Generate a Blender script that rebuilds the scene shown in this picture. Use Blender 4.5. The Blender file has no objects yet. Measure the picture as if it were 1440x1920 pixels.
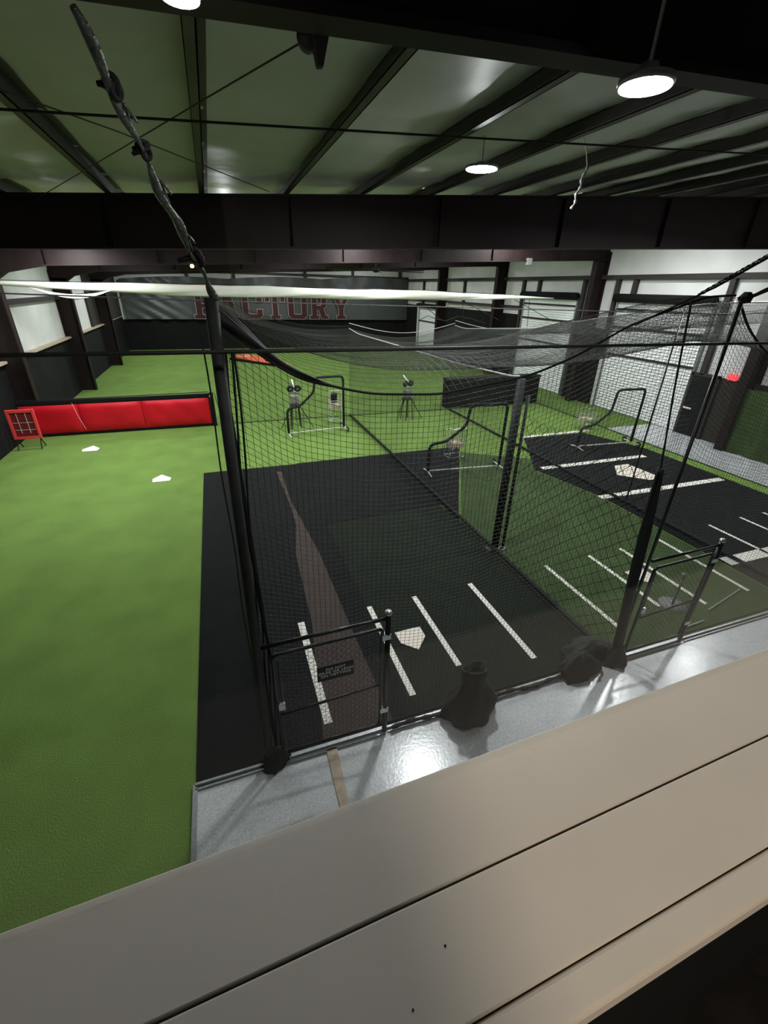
import bpy, math, random
import numpy as np
from mathutils import Vector, Matrix
random.seed(7); rng = np.random.default_rng(7)
SC = bpy.context.scene; C = SC.collection
# ---------------------------------------------------------------- camera, world, exposure
CAM_R = [(0.94205889, -0.3345892, 0.02398152), (0.13220221, 0.43602693, 0.89017026), (0.30829795, 0.8354224, -0.45499647)]
cd = bpy.data.cameras.new('camera'); cam = bpy.data.objects.new('camera', cd); C.objects.link(cam)
r_, u_, f_ = [Vector(a) for a in CAM_R]
m = Matrix(((r_.x, u_.x, -f_.x, 0), (r_.y, u_.y, -f_.y, 0), (r_.z, u_.z, -f_.z, 4.7), (0, 0, 0, 1)))
cam.matrix_world = m
cd.sensor_fit = 'VERTICAL'; cd.sensor_height = 36; cd.sensor_width = 27; cd.lens = 821.67 / 1920 * 36
cd.clip_start = 0.02; cd.clip_end = 200
SC.camera = cam
w = bpy.data.worlds.new('world'); SC.world = w; w.use_nodes = True
w.node_tree.nodes['Background'].inputs[0].default_value = (0.5, 0.6, 0.7, 1)
w.node_tree.nodes['Background'].inputs[1].default_value = 0.004
SC.view_settings.view_transform = 'Standard'; SC.view_settings.look = 'None'
SC.view_settings.exposure = 0.38; SC.view_settings.gamma = 1
LAMP_W = 165.0        # hall high-bay lamps, watts of light each
ROOM_W = 80.0         # lamp in the viewing room
# ---------------------------------------------------------------- materials
def mat(name, col, rough=0.8, spec=0.3, metal=0.0, noise=0.0, scale=8.0, bump=0.0, bscale=60.0, col2=None, detail=4):
    m = bpy.data.materials.new(name); m.use_nodes = True; nt = m.node_tree; b = nt.nodes['Principled BSDF']
    b.inputs['Base Color'].default_value = (*col, 1); b.inputs['Roughness'].default_value = rough
    b.inputs['Specular IOR Level'].default_value = spec; b.inputs['Metallic'].default_value = metal
    if noise or bump or col2:
        tc = nt.nodes.new('ShaderNodeTexCoord')
    if noise or col2:
        n = nt.nodes.new('ShaderNodeTexNoise'); n.inputs['Scale'].default_value = scale; n.inputs['Detail'].default_value = detail
        nt.links.new(tc.outputs['Object'], n.inputs['Vector'])
        rp = nt.nodes.new('ShaderNodeValToRGB'); rp.color_ramp.elements[0].position = 0.3; rp.color_ramp.elements[1].position = 0.7
        c2 = col2 if col2 else tuple(min(1, c * (1 + noise)) for c in col)
        c1 = col if col2 else tuple(c * (1 - noise) for c in col)
        rp.color_ramp.elements[0].color = (*c1, 1); rp.color_ramp.elements[1].color = (*c2, 1)
        nt.links.new(n.outputs['Fac'], rp.inputs['Fac']); nt.links.new(rp.outputs['Color'], b.inputs['Base Color'])
    if bump:
        n2 = nt.nodes.new('ShaderNodeTexNoise'); n2.inputs['Scale'].default_value = bscale; n2.inputs['Detail'].default_value = 3
        nt.links.new(tc.outputs['Object'], n2.inputs['Vector'])
        bp = nt.nodes.new('ShaderNodeBump'); bp.inputs['Strength'].default_value = bump; bp.inputs['Distance'].default_value = 0.02
        nt.links.new(n2.outputs['Fac'], bp.inputs['Height']); nt.links.new(bp.outputs['Normal'], b.inputs['Normal'])
    return m
def emis(name, col, s):
    m = bpy.data.materials.new(name); m.use_nodes = True; nt = m.node_tree
    b = nt.nodes['Principled BSDF']; b.inputs['Base Color'].default_value = (*col, 1)
    b.inputs['Emission Color'].default_value = (*col, 1); b.inputs['Emission Strength'].default_value = s
    return m
M = {}
M['turf'] = mat('turf', (0.123, 0.200, 0.045), 0.95, 0.1, noise=0.12, scale=1.3, bump=0.5, bscale=55, detail=8)
M['mat_black'] = mat('rubber_mat_black', (0.0058, 0.0063, 0.0063), 0.9, 0.12, noise=0.2, scale=3, bump=0.3, bscale=120)
M['mat_haze'] = mat('rubber_mat_haze', (0.0085, 0.0115, 0.0075), 0.9, 0.12, noise=0.15, scale=2, bump=0.3, bscale=120)  # olive tint stands in for room haze mirrored in the window
M['turf_dark'] = mat('turf_olive_dark', (0.044, 0.070, 0.025), 0.95, 0.1, noise=0.15, scale=2, bump=0.5, bscale=60)
M['brown'] = mat('reflected_brown', (0.047, 0.035, 0.031), 0.9, 0.15, noise=0.1, scale=4)  # colour of the band mirrored in the window glass
M['concrete'] = mat('concrete', (0.42, 0.435, 0.445), 0.22, 0.6, col2=(0.60, 0.62, 0.63), scale=55, bump=0.06, bscale=30, detail=10)
M['line'] = mat('line_white', (0.62, 0.60, 0.54), 0.6, 0.3, noise=0.05, scale=10)
M['plate'] = mat('plate_white', (0.62, 0.55, 0.47), 0.5, 0.4, noise=0.04, scale=6)
M['plate_w'] = mat('plate_clean_white', (0.75, 0.76, 0.74), 0.5, 0.4, noise=0.03, scale=6)
M['net'] = mat('net_black', (0.009, 0.010, 0.009), 0.6, 0.3)
M['net_grey'] = mat('net_lit_grey', (0.045, 0.048, 0.044), 0.6, 0.3)  # black twine painted lighter for the lamplight the roof nets catch
M['rope'] = mat('rope_black', (0.01, 0.01, 0.01), 0.7, 0.2)
M['rope_grey'] = mat('rope_grey', (0.30, 0.29, 0.27), 0.7, 0.3, noise=0.3, scale=60)
M['steel_black'] = mat('steel_black', (0.009, 0.009, 0.01), 0.3, 0.5)
M['pad_black'] = mat('foam_black', (0.008, 0.009, 0.008), 0.75, 0.3, noise=0.2, scale=20)
M['post_grey'] = mat('post_dark_grey', (0.02, 0.021, 0.018), 0.6, 0.3, noise=0.25, scale=12)
M['chrome'] = mat('galvanised_steel', (0.55, 0.56, 0.55), 0.3, 0.5, metal=0.9)
M['rail'] = mat('rail_aluminium', (0.32, 0.33, 0.34), 0.4, 0.5, metal=0.8, noise=0.2, scale=30)
M['white_steel'] = mat('painted_white_steel', (0.65, 0.65, 0.6), 0.4, 0.5)
M['primer'] = mat('steel_red_primer', (0.012, 0.0058, 0.0058), 0.6, 0.2, noise=0.25, scale=3)
M['girt'] = mat('steel_dark_girt', (0.028, 0.022, 0.022), 0.6, 0.3)
M['purlin'] = mat('steel_purlin', (0.055, 0.05, 0.045), 0.55, 0.35, noise=0.2, scale=3)
M['wallwhite'] = mat('insulation_white', (0.60, 0.60, 0.58), 0.55, 0.3, noise=0.08, scale=1.2, bump=0.25, bscale=5)
M['ceil'] = mat('insulation_ceiling', (0.60, 0.60, 0.57), 0.5, 0.3, noise=0.06, scale=2, bump=0.4, bscale=3)
M['wallblack'] = mat('wall_black', (0.006, 0.0065, 0.0065), 0.85, 0.15, noise=0.2, scale=2)
M['walldark'] = mat('wall_dark_brown', (0.03, 0.026, 0.022), 0.8, 0.2)
M['wood'] = mat('bare_wood', (0.42, 0.34, 0.25), 0.7, 0.3, noise=0.15, scale=14)
M['banner'] = mat('banner_grey', (0.058, 0.062, 0.062), 0.5, 0.4, noise=0.1, scale=1.5)
M['maroon'] = mat('letter_maroon', (0.036, 0.008, 0.010), 0.6, 0.3)
M['letterline'] = mat('letter_outline', (0.30, 0.22, 0.21), 0.6, 0.3)
M['red'] = mat('vinyl_red', (0.50, 0.004, 0.014), 0.45, 0.3, noise=0.08, scale=2)
M['redframe'] = mat('frame_coral_red', (0.75, 0.06, 0.06), 0.5, 0.4)
M['reddark'] = mat('pocket_dark_red', (0.16, 0.01, 0.015), 0.7, 0.3)
M['orange'] = mat('mound_orange', (0.62, 0.13, 0.06), 0.9, 0.2, noise=0.1, scale=3)
M['ballc'] = mat('ball_cream', (0.62, 0.5, 0.38), 0.6, 0.3)
M['white'] = mat('sheet_white', (0.62, 0.62, 0.55), 0.6, 0.2, noise=0.05, scale=2)
M['slat'] = mat('door_slats', (0.75, 0.76, 0.76), 0.45, 0.4)
M['beige'] = mat('painted_beige', (0.58, 0.525, 0.455), 0.42, 0.4, noise=0.03, scale=6, bump=0.03, bscale=40)
M['groove'] = mat('groove_brown', (0.10, 0.06, 0.045), 0.8, 0.2)
M['carpet'] = mat('carpet_black', (0.011, 0.010, 0.010), 0.95, 0.1, noise=0.3, scale=9)
M['carpet2'] = mat('carpet_black_b', (0.018, 0.016, 0.015), 0.95, 0.1, noise=0.3, scale=9)
M['roomwall'] = mat('room_paint', (0.055, 0.053, 0.05), 0.8, 0.2)
M['bag'] = mat('bag_black', (0.011, 0.014, 0.013), 0.7, 0.3, noise=0.2, scale=9)
M['lens'] = emis('lamp_lens', (0.93, 0.97, 1.0), 60)
M['glow'] = emis('amber_lamp', (1.0, 0.45, 0.12), 18)
M['exit'] = emis('exit_red', (1.0, 0.06, 0.07), 1.2)
M['lampbody'] = mat('lamp_body', (0.3, 0.3, 0.3), 0.4, 0.5, metal=0.5)
M['plastic_grey'] = mat('plastic_grey', (0.13, 0.13, 0.125), 0.5, 0.4)
M['tyre'] = mat('tyre_black', (0.012, 0.012, 0.012), 0.7, 0.3)
M['trans_grey'] = mat('wrap_dusty', (0.055, 0.056, 0.045), 0.35, 0.5, noise=0.5, scale=25, bump=0.6, bscale=40)
def glass_mat():
    m = bpy.data.materials.new('window_glass'); m.use_nodes = True; nt = m.node_tree; nt.nodes.clear()
    o = nt.nodes.new('ShaderNodeOutputMaterial'); mx = nt.nodes.new('ShaderNodeMixShader'); t = nt.nodes.new('ShaderNodeBsdfTransparent')
    g = nt.nodes.new('ShaderNodeBsdfGlossy'); g.inputs['Roughness'].default_value = 0.02
    lw = nt.nodes.new('ShaderNodeLayerWeight'); lw.inputs['Blend'].default_value = 0.5
    pw = nt.nodes.new('ShaderNodeMath'); pw.operation = 'POWER'; pw.inputs[1].default_value = 5
    f = nt.nodes.new('ShaderNodeMath'); f.operation = 'MULTIPLY_ADD'; f.inputs[1].default_value = .6; f.inputs[2].default_value = .016
    nt.links.new(lw.outputs['Facing'], pw.inputs[0]); nt.links.new(pw.outputs[0], f.inputs[0])
    t.inputs['Color'].default_value = (0.97, 0.98, 0.97, 1)
    nt.links.new(f.outputs[0], mx.inputs[0]); nt.links.new(t.outputs[0], mx.inputs[1]); nt.links.new(g.outputs[0], mx.inputs[2]); nt.links.new(mx.outputs[0], o.inputs[0])
    return m
M['glass'] = glass_mat()
# ---------------------------------------------------------------- mesh helpers
class MB:
    def __init__(s): s.v = []; s.f = []; s.n = 0
    def add(s, v, f):
        v = np.asarray(v, float).reshape(-1, 3); s.v.append(v)
        for q in f: s.f.append(tuple(int(i) + s.n for i in q))
        s.n += len(v); return s
    def box(s, x0, y0, z0, x1, y1, z1):
        v = [(x, y, z) for z in (z0, z1) for y in (y0, y1) for x in (x0, x1)]
        return s.add(v, [(0, 2, 3, 1), (4, 5, 7, 6), (0, 1, 5, 4), (2, 6, 7, 3), (0, 4, 6, 2), (1, 3, 7, 5)])
    def obox(s, c, ax, ay, az):
        c, ax, ay, az = map(lambda q: np.array(q, float), (c, ax, ay, az))
        v = [c + i * ax + j * ay + k * az for k in (-1, 1) for j in (-1, 1) for i in (-1, 1)]
        return s.add(v, [(0, 2, 3, 1), (4, 5, 7, 6), (0, 1, 5, 4), (2, 6, 7, 3), (0, 4, 6, 2), (1, 3, 7, 5)])
    def prism(s, pts, z0, z1):
        n = len(pts); v = [(p[0], p[1], z0) for p in pts] + [(p[0], p[1], z1) for p in pts]
        return s.add(v, [tuple(range(n))[::-1], tuple(range(n, 2 * n))] + [(i, (i + 1) % n, n + (i + 1) % n, n + i) for i in range(n)])
    def tube(s, pts, r, n=8, caps=True):
        P = np.asarray(pts, float); k = len(P); R = np.broadcast_to(np.asarray(r, float), (k,))
        T = np.gradient(P, axis=0); T /= np.maximum(np.linalg.norm(T, axis=1, keepdims=True), 1e-9)
        a = np.array([0, 0, 1.0]) if abs(T[0][2]) < .9 else np.array([1.0, 0, 0])
        V = []
        for i in range(k):
            a = a - T[i] * a.dot(T[i]); nn = np.linalg.norm(a)
            if nn < 1e-6:
                a = np.cross(T[i], [0.3, 0.5, 0.8]); nn = np.linalg.norm(a)
            a = a / nn; b = np.cross(T[i], a)
            for j in range(n):
                th = 2 * math.pi * j / n; V.append(P[i] + R[i] * (math.cos(th) * a + math.sin(th) * b))
        F = [(i * n + j, i * n + (j + 1) % n, (i + 1) * n + (j + 1) % n, (i + 1) * n + j) for i in range(k - 1) for j in range(n)]
        if caps: F += [tuple(range(n))[::-1], tuple(range((k - 1) * n, k * n))]
        return s.add(V, F)
    def lathe(s, prof, c, n=20, axis=(0, 0, 1), cap=True):
        A = Vector(axis).normalized(); q = Vector((0, 0, 1)).rotation_difference(A); V = []
        for (r, z) in prof:
            for j in range(n):
                th = 2 * math.pi * j / n; V.append(Vector(c) + q @ Vector((r * math.cos(th), r * math.sin(th), z)))
        k = len(prof)
        F = [(i * n + j, i * n + (j + 1) % n, (i + 1) * n + (j + 1) % n, (i + 1) * n + j) for i in range(k - 1) for j in range(n)]
        if cap: F += [tuple(range(n))[::-1], tuple(range((k - 1) * n, k * n))]
        return s.add([tuple(v) for v in V], F)
    def torus(s, c, R, r, axis=(0, 0, 1), n=20, k=8):
        A = Vector(axis).normalized(); q = Vector((0, 0, 1)).rotation_difference(A); V = []
        for i in range(n):
            a = 2 * math.pi * i / n
            for j in range(k):
                b = 2 * math.pi * j / k
                V.append(tuple(Vector(c) + q @ Vector(((R + r * math.cos(b)) * math.cos(a), (R + r * math.cos(b)) * math.sin(a), r * math.sin(b)))))
        F = [(i * k + j, ((i + 1) % n) * k + j, ((i + 1) % n) * k + (j + 1) % k, i * k + (j + 1) % k) for i in range(n) for j in range(k)]
        return s.add(V, F)
    def grid(s, G):
        G = np.asarray(G, float); a, b = G.shape[:2]
        F = [(i * b + j, (i + 1) * b + j, (i + 1) * b + j + 1, i * b + j + 1) for i in range(a - 1) for j in range(b - 1)]
        return s.add(G.reshape(-1, 3), F)
    def lines(s, P, r):
        """P: (L, K, 3) many polylines as thin three-sided cords"""
        P = np.asarray(P, float); L, K = P.shape[:2]
        T = np.gradient(P, axis=1); T /= np.maximum(np.linalg.norm(T, axis=2, keepdims=True), 1e-9)
        up = np.where(np.abs(T[..., 2:3]) < .8, np.array([0, 0, 1.0]), np.array([0.7, 0.7, 0.0]))
        A = np.cross(T, up); A /= np.maximum(np.linalg.norm(A, axis=2, keepdims=True), 1e-9); B = np.cross(T, A)
        ring = [P + r * (math.cos(t) * A + math.sin(t) * B) for t in (math.pi / 2, math.pi * 7 / 6, math.pi * 11 / 6)]
        V = np.stack(ring, 2).reshape(-1, 3)
        base = (np.arange(L)[:, None] * K + np.arange(K - 1)[None, :]).reshape(-1) * 3
        F = np.concatenate([np.stack([base + j, base + (j + 1) % 3, base + 3 + (j + 1) % 3, base + 3 + j], 1) for j in range(3)]) + s.n
        s.v.append(V); s.f.extend(map(tuple, F.tolist())); s.n += len(V); return s
    def knots(s, P, r):
        P = np.asarray(P, float).reshape(-1, 3); O = np.array([(1, 0, 0), (-1, 0, 0), (0, 1, 0), (0, -1, 0), (0, 0, 1), (0, 0, -1)]) * r
        V = (P[:, None] + O[None]).reshape(-1, 3); b = np.arange(len(P))[:, None] * 6
        tri = np.array([(0, 2, 4), (2, 1, 4), (1, 3, 4), (3, 0, 4), (2, 0, 5), (1, 2, 5), (3, 1, 5), (0, 3, 5)])
        F = (b[:, None] + tri[None]).reshape(-1, 3) + s.n
        s.v.append(V); s.f.extend(map(tuple, F.tolist())); s.n += len(V); return s
    def build(s, name, mt, parent=None, loc=(0, 0, 0), smooth=False, bevel=0):
        me = bpy.data.meshes.new(name); me.from_pydata(np.concatenate(s.v).tolist(), [], s.f)
        me.materials.append(M[mt] if isinstance(mt, str) else mt)
        if smooth: me.polygons.foreach_set('use_smooth', [True] * len(me.polygons))
        o = bpy.data.objects.new(name, me); C.objects.link(o); o.location = loc
        if parent is not None: o.parent = parent
        if bevel:
            b = o.modifiers.new('bevel', 'BEVEL'); b.width = bevel; b.segments = 2; b.limit_method = 'ANGLE'
        return o
def T(o, label, cat, group=None, kind=None):
    if label: o['label'] = label
    if cat: o['category'] = cat
    if group: o['group'] = group
    if kind: o['kind'] = kind
    return o
def E(name, loc=(0, 0, 0), rz=0):
    o = bpy.data.objects.new(name, None); o.empty_display_size = .1; C.objects.link(o); o.location = loc; o.rotation_euler.z = rz; return o
def S(o): o['kind'] = 'structure'; return o
def copy_tree(o, parent=None):
    c = o.copy(); C.objects.link(c)
    if parent is not None: c.parent = parent
    for ch in [x for x in o.children]: copy_tree(ch, c)
    return c
def rounded(pts, rad=.12, k=5):
    P = [Vector(p) for p in pts]; out = [P[0]]
    for i in range(1, len(P) - 1):
        a, b, c = P[i - 1], P[i], P[i + 1]; d1 = min(rad, (a - b).length * .45); d2 = min(rad, (c - b).length * .45)
        p0 = b + (a - b).normalized() * d1; p2 = b + (c - b).normalized() * d2
        for t in range(k + 1):
            t /= k; out.append(p0 * (1 - t) ** 2 + b * 2 * t * (1 - t) + p2 * t * t)
    out.append(P[-1]); return [tuple(p) for p in out]
def interp(y, tab):
    xs = [a for a, _ in tab]; return np.interp(y, xs, [b for _, b in tab])
def smooth_interp(tab, n=80):
    xs = np.linspace(tab[0][0], tab[-1][0], n); ys = np.interp(xs, [a for a, _ in tab], [b for _, b in tab])
    for _ in range(3): ys[1:-1] = (ys[:-2] + 2 * ys[1:-1] + ys[2:]) / 4
    return list(zip(xs, ys))
def net(mb, fn, w_, h_, cell, r, segu=24, segv=24, diamond=False, knots=0):
    """fn(u,v) with u,v in 0..1 arrays -> (...,3). Square or diamond mesh cords."""
    nu = int(round(w_ / cell)); nv = int(round(h_ / cell))
    if not diamond:
        U = np.linspace(0, 1, nu + 1)[:, None]; V = np.linspace(0, 1, segv + 1)[None]
        mb.lines(fn(U + 0 * V, V + 0 * U), r)
        V = np.linspace(0, 1, nv + 1)[:, None]; U = np.linspace(0, 1, segu + 1)[None]
        mb.lines(fn(U + 0 * V, V + 0 * U), r)
        if knots:
            U, V = np.meshgrid(np.linspace(0, 1, nu + 1), np.linspace(0, 1, nv + 1)); mb.knots(fn(U, V), knots)
    else:
        d = cell * 1.414
        for sgn in (1, -1):
            for c in np.arange(-h_, w_, d):
                # line x = c + t, z = t (or mirrored), t in [0,h]
                t0 = max(0, -c); t1 = min(h_, w_ - c)
                if t1 - t0 < .02: continue
                t = np.linspace(t0, t1, 14); x = c + t; x = x if sgn > 0 else w_ - x
                z = t + 0.006 * np.sin(t * 2 * math.pi / d)
                mb.lines(fn(np.clip(x / w_, 0, 1), np.clip(z / h_, 0, 1))[None], r)
# ================================================================ THE BUILDING
XL, XR, YB = -6.4, 16.4, 40.0
def ztop(x): return 6.03 + 0.070 * x          # top of rafters
def zbot(x): return 5.26 + 0.045 * x          # bottom of rafters
def zroof(x): return ztop(x) + 0.20
S(MB().box(XL - .1, -3.0, -.1, XR + .1, YB + .1, 0).build('floor', 'turf'))
g = np.array([[(x, y, 0) for x in np.linspace(XL, XR, 77)] for y in np.linspace(0.3, YB, 221)])
X_, Y_ = g[..., 0], g[..., 1]
dx = ((X_ - .2) / 1.43) % 1.0
g[..., 2] = zroof(X_) - .05 * np.sin(math.pi * dx) ** 2 + .012 * np.sin(Y_ * 4.1 + X_ * .9) + .009 * np.sin(Y_ * 9.7 + X_ * 2.1) * np.sin(Y_ * .8)
S(MB().grid(g).build('ceiling', 'ceil', smooth=True))
# left wall: black lower part, white insulation above a timber cap
S(MB().box(XL - .1, -3, 0, XL, YB, 5.9).build('wall_left', 'wallwhite'))
S(MB().box(XL, -3, 0, XL + .06, YB, 2.33).build('trim_1', 'wallblack'))
S(MB().box(XL, 0, 2.33, XL + .2, 34.5, 2.40).build('trim_2', 'wood'))
S(MB().box(XL, 30.4, 2.4, XL + .05, YB, 5.7).build('trim_3', 'walldark'))
mb = MB()
for y in (2.1, 9.7, 17.3): pass
mb.box(XL, 0, 3.92, XL + .2, 32.3, 4.07)
for y in (14.0, 18.1, 26.0 + 4): mb.box(XL, y, 2.4, XL + .12, y + .18, 3.92)
S(mb.build('trim_4', 'girt'))
# right wall
S(MB().box(XR, -3, 0, XR + .1, YB, 7.6).build('wall_right', 'wallwhite'))
mb = MB()
mb.box(XR - .2, 0, 5.26, XR, YB, 5.42)
for (y, z0, z1) in ((16.35, 2.2, 5.26), (11.5, 2.2, 5.26), (15.45, 4.7, 5.26), (21.6, 4.6, 5.26), (22.95, 0, 5.26), (18.3, 0, 5.26), (36.3, 3.6, 5.26), (13.6 + 16, 4.0, 5.26)):
    mb.box(XR - .16, y - .09, z0, XR, y + .09, z1)
mb.box(XR - .2, 23, 3.85, XR, 32.0, 3.99); mb.box(XR - .2, 33, 3.85, XR, YB, 3.99)
S(mb.build('trim_5', 'girt'))
S(MB().box(XR - .10, 23.2, 0, XR, 32.2, 3.55).build('trim_6', 'wallblack'))
S(MB().box(XR - .10, 16.5, 0, XR, 18.3, 3.3).build('trim_7', 'wallblack'))
S(MB().box(XR - .10, 37.6, 0, XR, YB, 3.5).build('trim_8', 'wallblack'))
S(MB().box(XR - .06, 0.5, 0, XR, 10.85, 2.2).build('trim_9', 'walldark'))
# far wall
S(MB().box(XL, YB, 0, XR, YB + .1, 7.6).build('wall_back', 'wallwhite'))
S(MB().box(XL, YB - .1, 0, XR, YB, 2.16).build('trim_10', 'wallblack'))
mb = MB(); mb.box(XL, YB - .2, 5.42, XR, YB, 5.56)
for x in (-1.5, 1.9, 7.4, 11.4, 15.6): mb.box(x - .1, YB - .18, 2.1 if x > 15 else 4.8, x + .1, YB, 6.9)
S(mb.build('trim_11', 'girt'))
# frames: tapered rafters with flanges, columns
for i, y in enumerate((2.1, 9.7, 17.3, 24.9, 32.5)):
    fw = .07 if i == 0 else .11
    mb = MB(); n = 24; xs = np.linspace(XL, XR, n + 1)
    def hb(x):
        z = zbot(x) + (.25 if i == 0 else 0)
        if x < -5.2: z -= (-5.2 - x) * .62
        return z
    for w0, lo, hi in ((.012, 0, 0), ):
        V = []; 
        for x in xs: V += [(x, y - w0, hb(x)), (x, y + w0, hb(x)), (x, y + w0, ztop(x)), (x, y - w0, ztop(x))]
        F = [(4 * k + j, 4 * k + (j + 1) % 4, 4 * k + 4 + (j + 1) % 4, 4 * k + 4 + j) for k in range(n) for j in range(4)]
        mb.add(V, F)
    for fz, sg in ((hb, -1), (ztop, 1)):
        V = []
        for x in xs:
            z = fz(x); t = .018
            V += [(x, y - fw, z - t), (x, y + fw, z - t), (x, y + fw, z + t), (x, y - fw, z + t)]
        F = [(4 * k + j, 4 * k + (j + 1) % 4, 4 * k + 4 + (j + 1) % 4, 4 * k + 4 + j) for k in range(n) for j in range(4)] + [(0, 1, 2, 3), (4 * n, 4 * n + 1, 4 * n + 2, 4 * n + 3)]
        mb.add(V, F)
    for x in np.arange(XL + 2.0, XR, 3.0): mb.box(x - .006, y - .1, hb(x), x + .006, y + .1, ztop(x))
    S(mb.build('trim_%d' % (12 + i), 'primer'))
    mb = MB()
    # left column (web deepening upward), right column
    for xw, sgn, dep, zt in ((XL + .02, 1, .62, 4.75), (XR - .02, -1, .62, 6.0)):
        xi = xw + sgn * dep
        mb.box(min(xw, xi), y - .012, 0, max(xw, xi), y + .012, zt)
        mb.box(min(xi, xi + sgn * .03), y - .15, 0, max(xi, xi + sgn * .03), y + .15, zt)
        mb.box(min(xw, xw + sgn * .03), y - .15, 0, max(xw, xw + sgn * .03), y + .15, zt + .3)
    S(mb.build('trim_%d' % (22 + i), 'primer'))
k = 0
for j in range(-4, 12):
    x = .13 + 1.43 * j
    if x < XL + .2 or x > XR - .2: continue
    mb = MB(); z0 = ztop(x) + .02; z1 = zroof(x) - .005
    mb.box(x - .006, .4, z0, x + .006, YB - .05, z1); mb.box(x - .08, .4, z0, x + .006, YB - .05, z0 + .008)
    mb.box(x - .006, .4, z1 - .008, x + .08, YB - .05, z1); mb.box(x - .08, .4, z0, x - .074, YB - .05, z0 + .03)
    S(mb.build('trim_%d' % (32 + k), 'purlin')); k += 1
# near wall of the hall with the viewing opening, and the viewing room behind it
mb = MB(); mb.box(XL, .25, 0, XR, .38, 3.9); mb.box(XL, .25, 5.4, XR, .38, 7.6); mb.box(XL, .25, 3.9, -2.6, .38, 5.4); mb.box(4.2, .25, 3.9, XR, .38, 5.4)
S(mb.build('wall_front', 'roomwall'))
ROT = math.radians(1.1)
def led(u, v, z):   # ledge coordinates, slightly skewed wall line
    return (u, v + .0195 * u, z)
def lbox(mb, u0, v0, z0, u1, v1, z1):
    v = [led(x, y, z) for z in (z0, z1) for y in (v0, v1) for x in (u0, u1)]
    return mb.add(v, [(0, 2, 3, 1), (4, 5, 7, 6), (0, 1, 5, 4), (2, 6, 7, 3), (0, 4, 6, 2), (1, 3, 7, 5)])
L0 = 3.95
tr = S(E('trim_50', (0, 0, 0)))
lbox(MB(), -2.6, .2555, L0 - .045, 4.2, .407, L0).build('outer_board', 'beige', tr, bevel=.002)
mb = MB(); lbox(mb, -2.6, .1285, L0 - .045, 4.2, .2520, L0 - .001).build('inner_board', 'beige', tr, bevel=.002)
lbox(MB(), -2.6, .086, L0 - .055, 4.2, .1275, L0 - .004).build('nosing', 'beige', tr, bevel=.006)
lbox(MB(), -2.6, .12, L0 - .055, 4.2, .40, L0 - .012).build('groove_filler', 'groove', tr)
mb = MB()
for (x, y, r) in ((.174, .201, .0016), (.113, .163, .0012)): mb.lathe([(r, 0), (r * .8, .0004)], (x, y, L0 - .0006), 12)
mb.build('screw_hole', 'wallblack', tr)
S(lbox(MB(), -2.6, .105, 3.1, 4.2, .25, L0 - .055).build('trim_51', 'wallblack'))
mb = MB(); mb.box(-3, -3.5, 3.0, 4.4, .25, 3.09)
S(mb.build('floor_2', 'carpet'))
for i in range(-4, 8):
    pass
mb = MB()
for i in range(-5, 9):
    for j in range(0, 7):
        if (i + j) % 2 == 0: mb.box(i * .5 + .253, -3.4 + j * .5 + .003, 3.09, i * .5 + .747, -3.4 + j * .5 + .497, 3.096)
S(mb.build('floor_3', 'carpet2'))
mb = MB(); mb.box(-3, -3.6, 3.1, 4.4, -3.5, 5.8); mb.box(-3.1, -3.6, 3.1, -3, .25, 5.8); mb.box(4.4, -3.6, 3.1, 4.5, .25, 5.8)
S(mb.build('wall_room', 'roomwall'))
S(MB().box(-3, -3.5, 5.7, 4.4, .25, 5.8).build('ceiling_2', 'roomwall'))
S(MB().box(-3, -.98, 3.1, .12, -.88, 5.7).build('shadow_panel', 'roomwall'))  # added unseen panel, casts the shadow edge across the ledge
gm = MB(); lbox(gm, -2.6, .392, L0, 4.2, .398, 5.4)
S(gm.build('window_1', 'glass'))
# viewing room lamp
rl = E('ceiling_lamp', (.0, -2.3, 5.7)); T(rl, 'round warm ceiling lamp in the viewing room behind the ledge', 'lamp')
MB().lathe([(.17, 0), (.17, -.05), (.14, -.06)], (0, 0, 0), 24).build('lamp_body', 'lampbody', rl)
ld = bpy.data.lights.new('bulb', 'AREA'); ld.shape = 'DISK'; ld.size = .26; ld.energy = ROOM_W; ld.color = (1, .86, .70)
lo = bpy.data.objects.new('bulb', ld); C.objects.link(lo); lo.parent = rl; lo.location = (0, 0, -.07)
# ================================================================ FLOOR COVERINGS
T(MB().box(-.81, .38, .0, XR, 3.22, .012).build('concrete_strip', 'concrete'), None, None, kind='structure')
bpy.data.objects['concrete_strip'].name = 'floor_4'
S(MB().box(13.95, 3.22, 0, XR, 12.9, .012).build('floor_5', 'concrete'))
o = MB().box(-.82, 3.27, 0, 1.75, 12.3, .014).build('floor_mat', 'mat_black', bevel=.004)
T(o, 'long black rubber mat along the left side of the first cage beside bright green turf', 'mat')
mb = MB(); mb.prism([(1.75, 3.27), (4.70, 3.27), (4.70, 7.68), (4.62, 8.6), (1.75, 8.4)], 0, .013)
T(mb.build('floor_mat', 'mat_haze', bevel=.004), 'dark rubber mat with painted olive window haze under the first home plate with four white lines', 'mat')
mb = MB(); mb.prism([(1.75, 8.42), (4.62, 8.62), (4.66, 8.57), (4.66, 7.7), (7.1, 12.2), (7.1, 12.45), (1.75, 12.35)], 0, .0125)
T(mb.build('floor_mat', 'mat_black', bevel=.004), 'black rubber mat across the middle of the first cage below the wheeled screens', 'mat')
mb = MB(); mb.prism([(4.70, 3.27), (8.85, 3.27), (8.85, 7.8), (8.36, 9.9), (8.9, 10.7), (7.0, 11.9), (4.70, 7.65)], 0, .012)
T(mb.build('turf_mat', 'turf_dark'), 'dark green turf mat of the middle cage with four thin white lines', 'mat')
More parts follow.
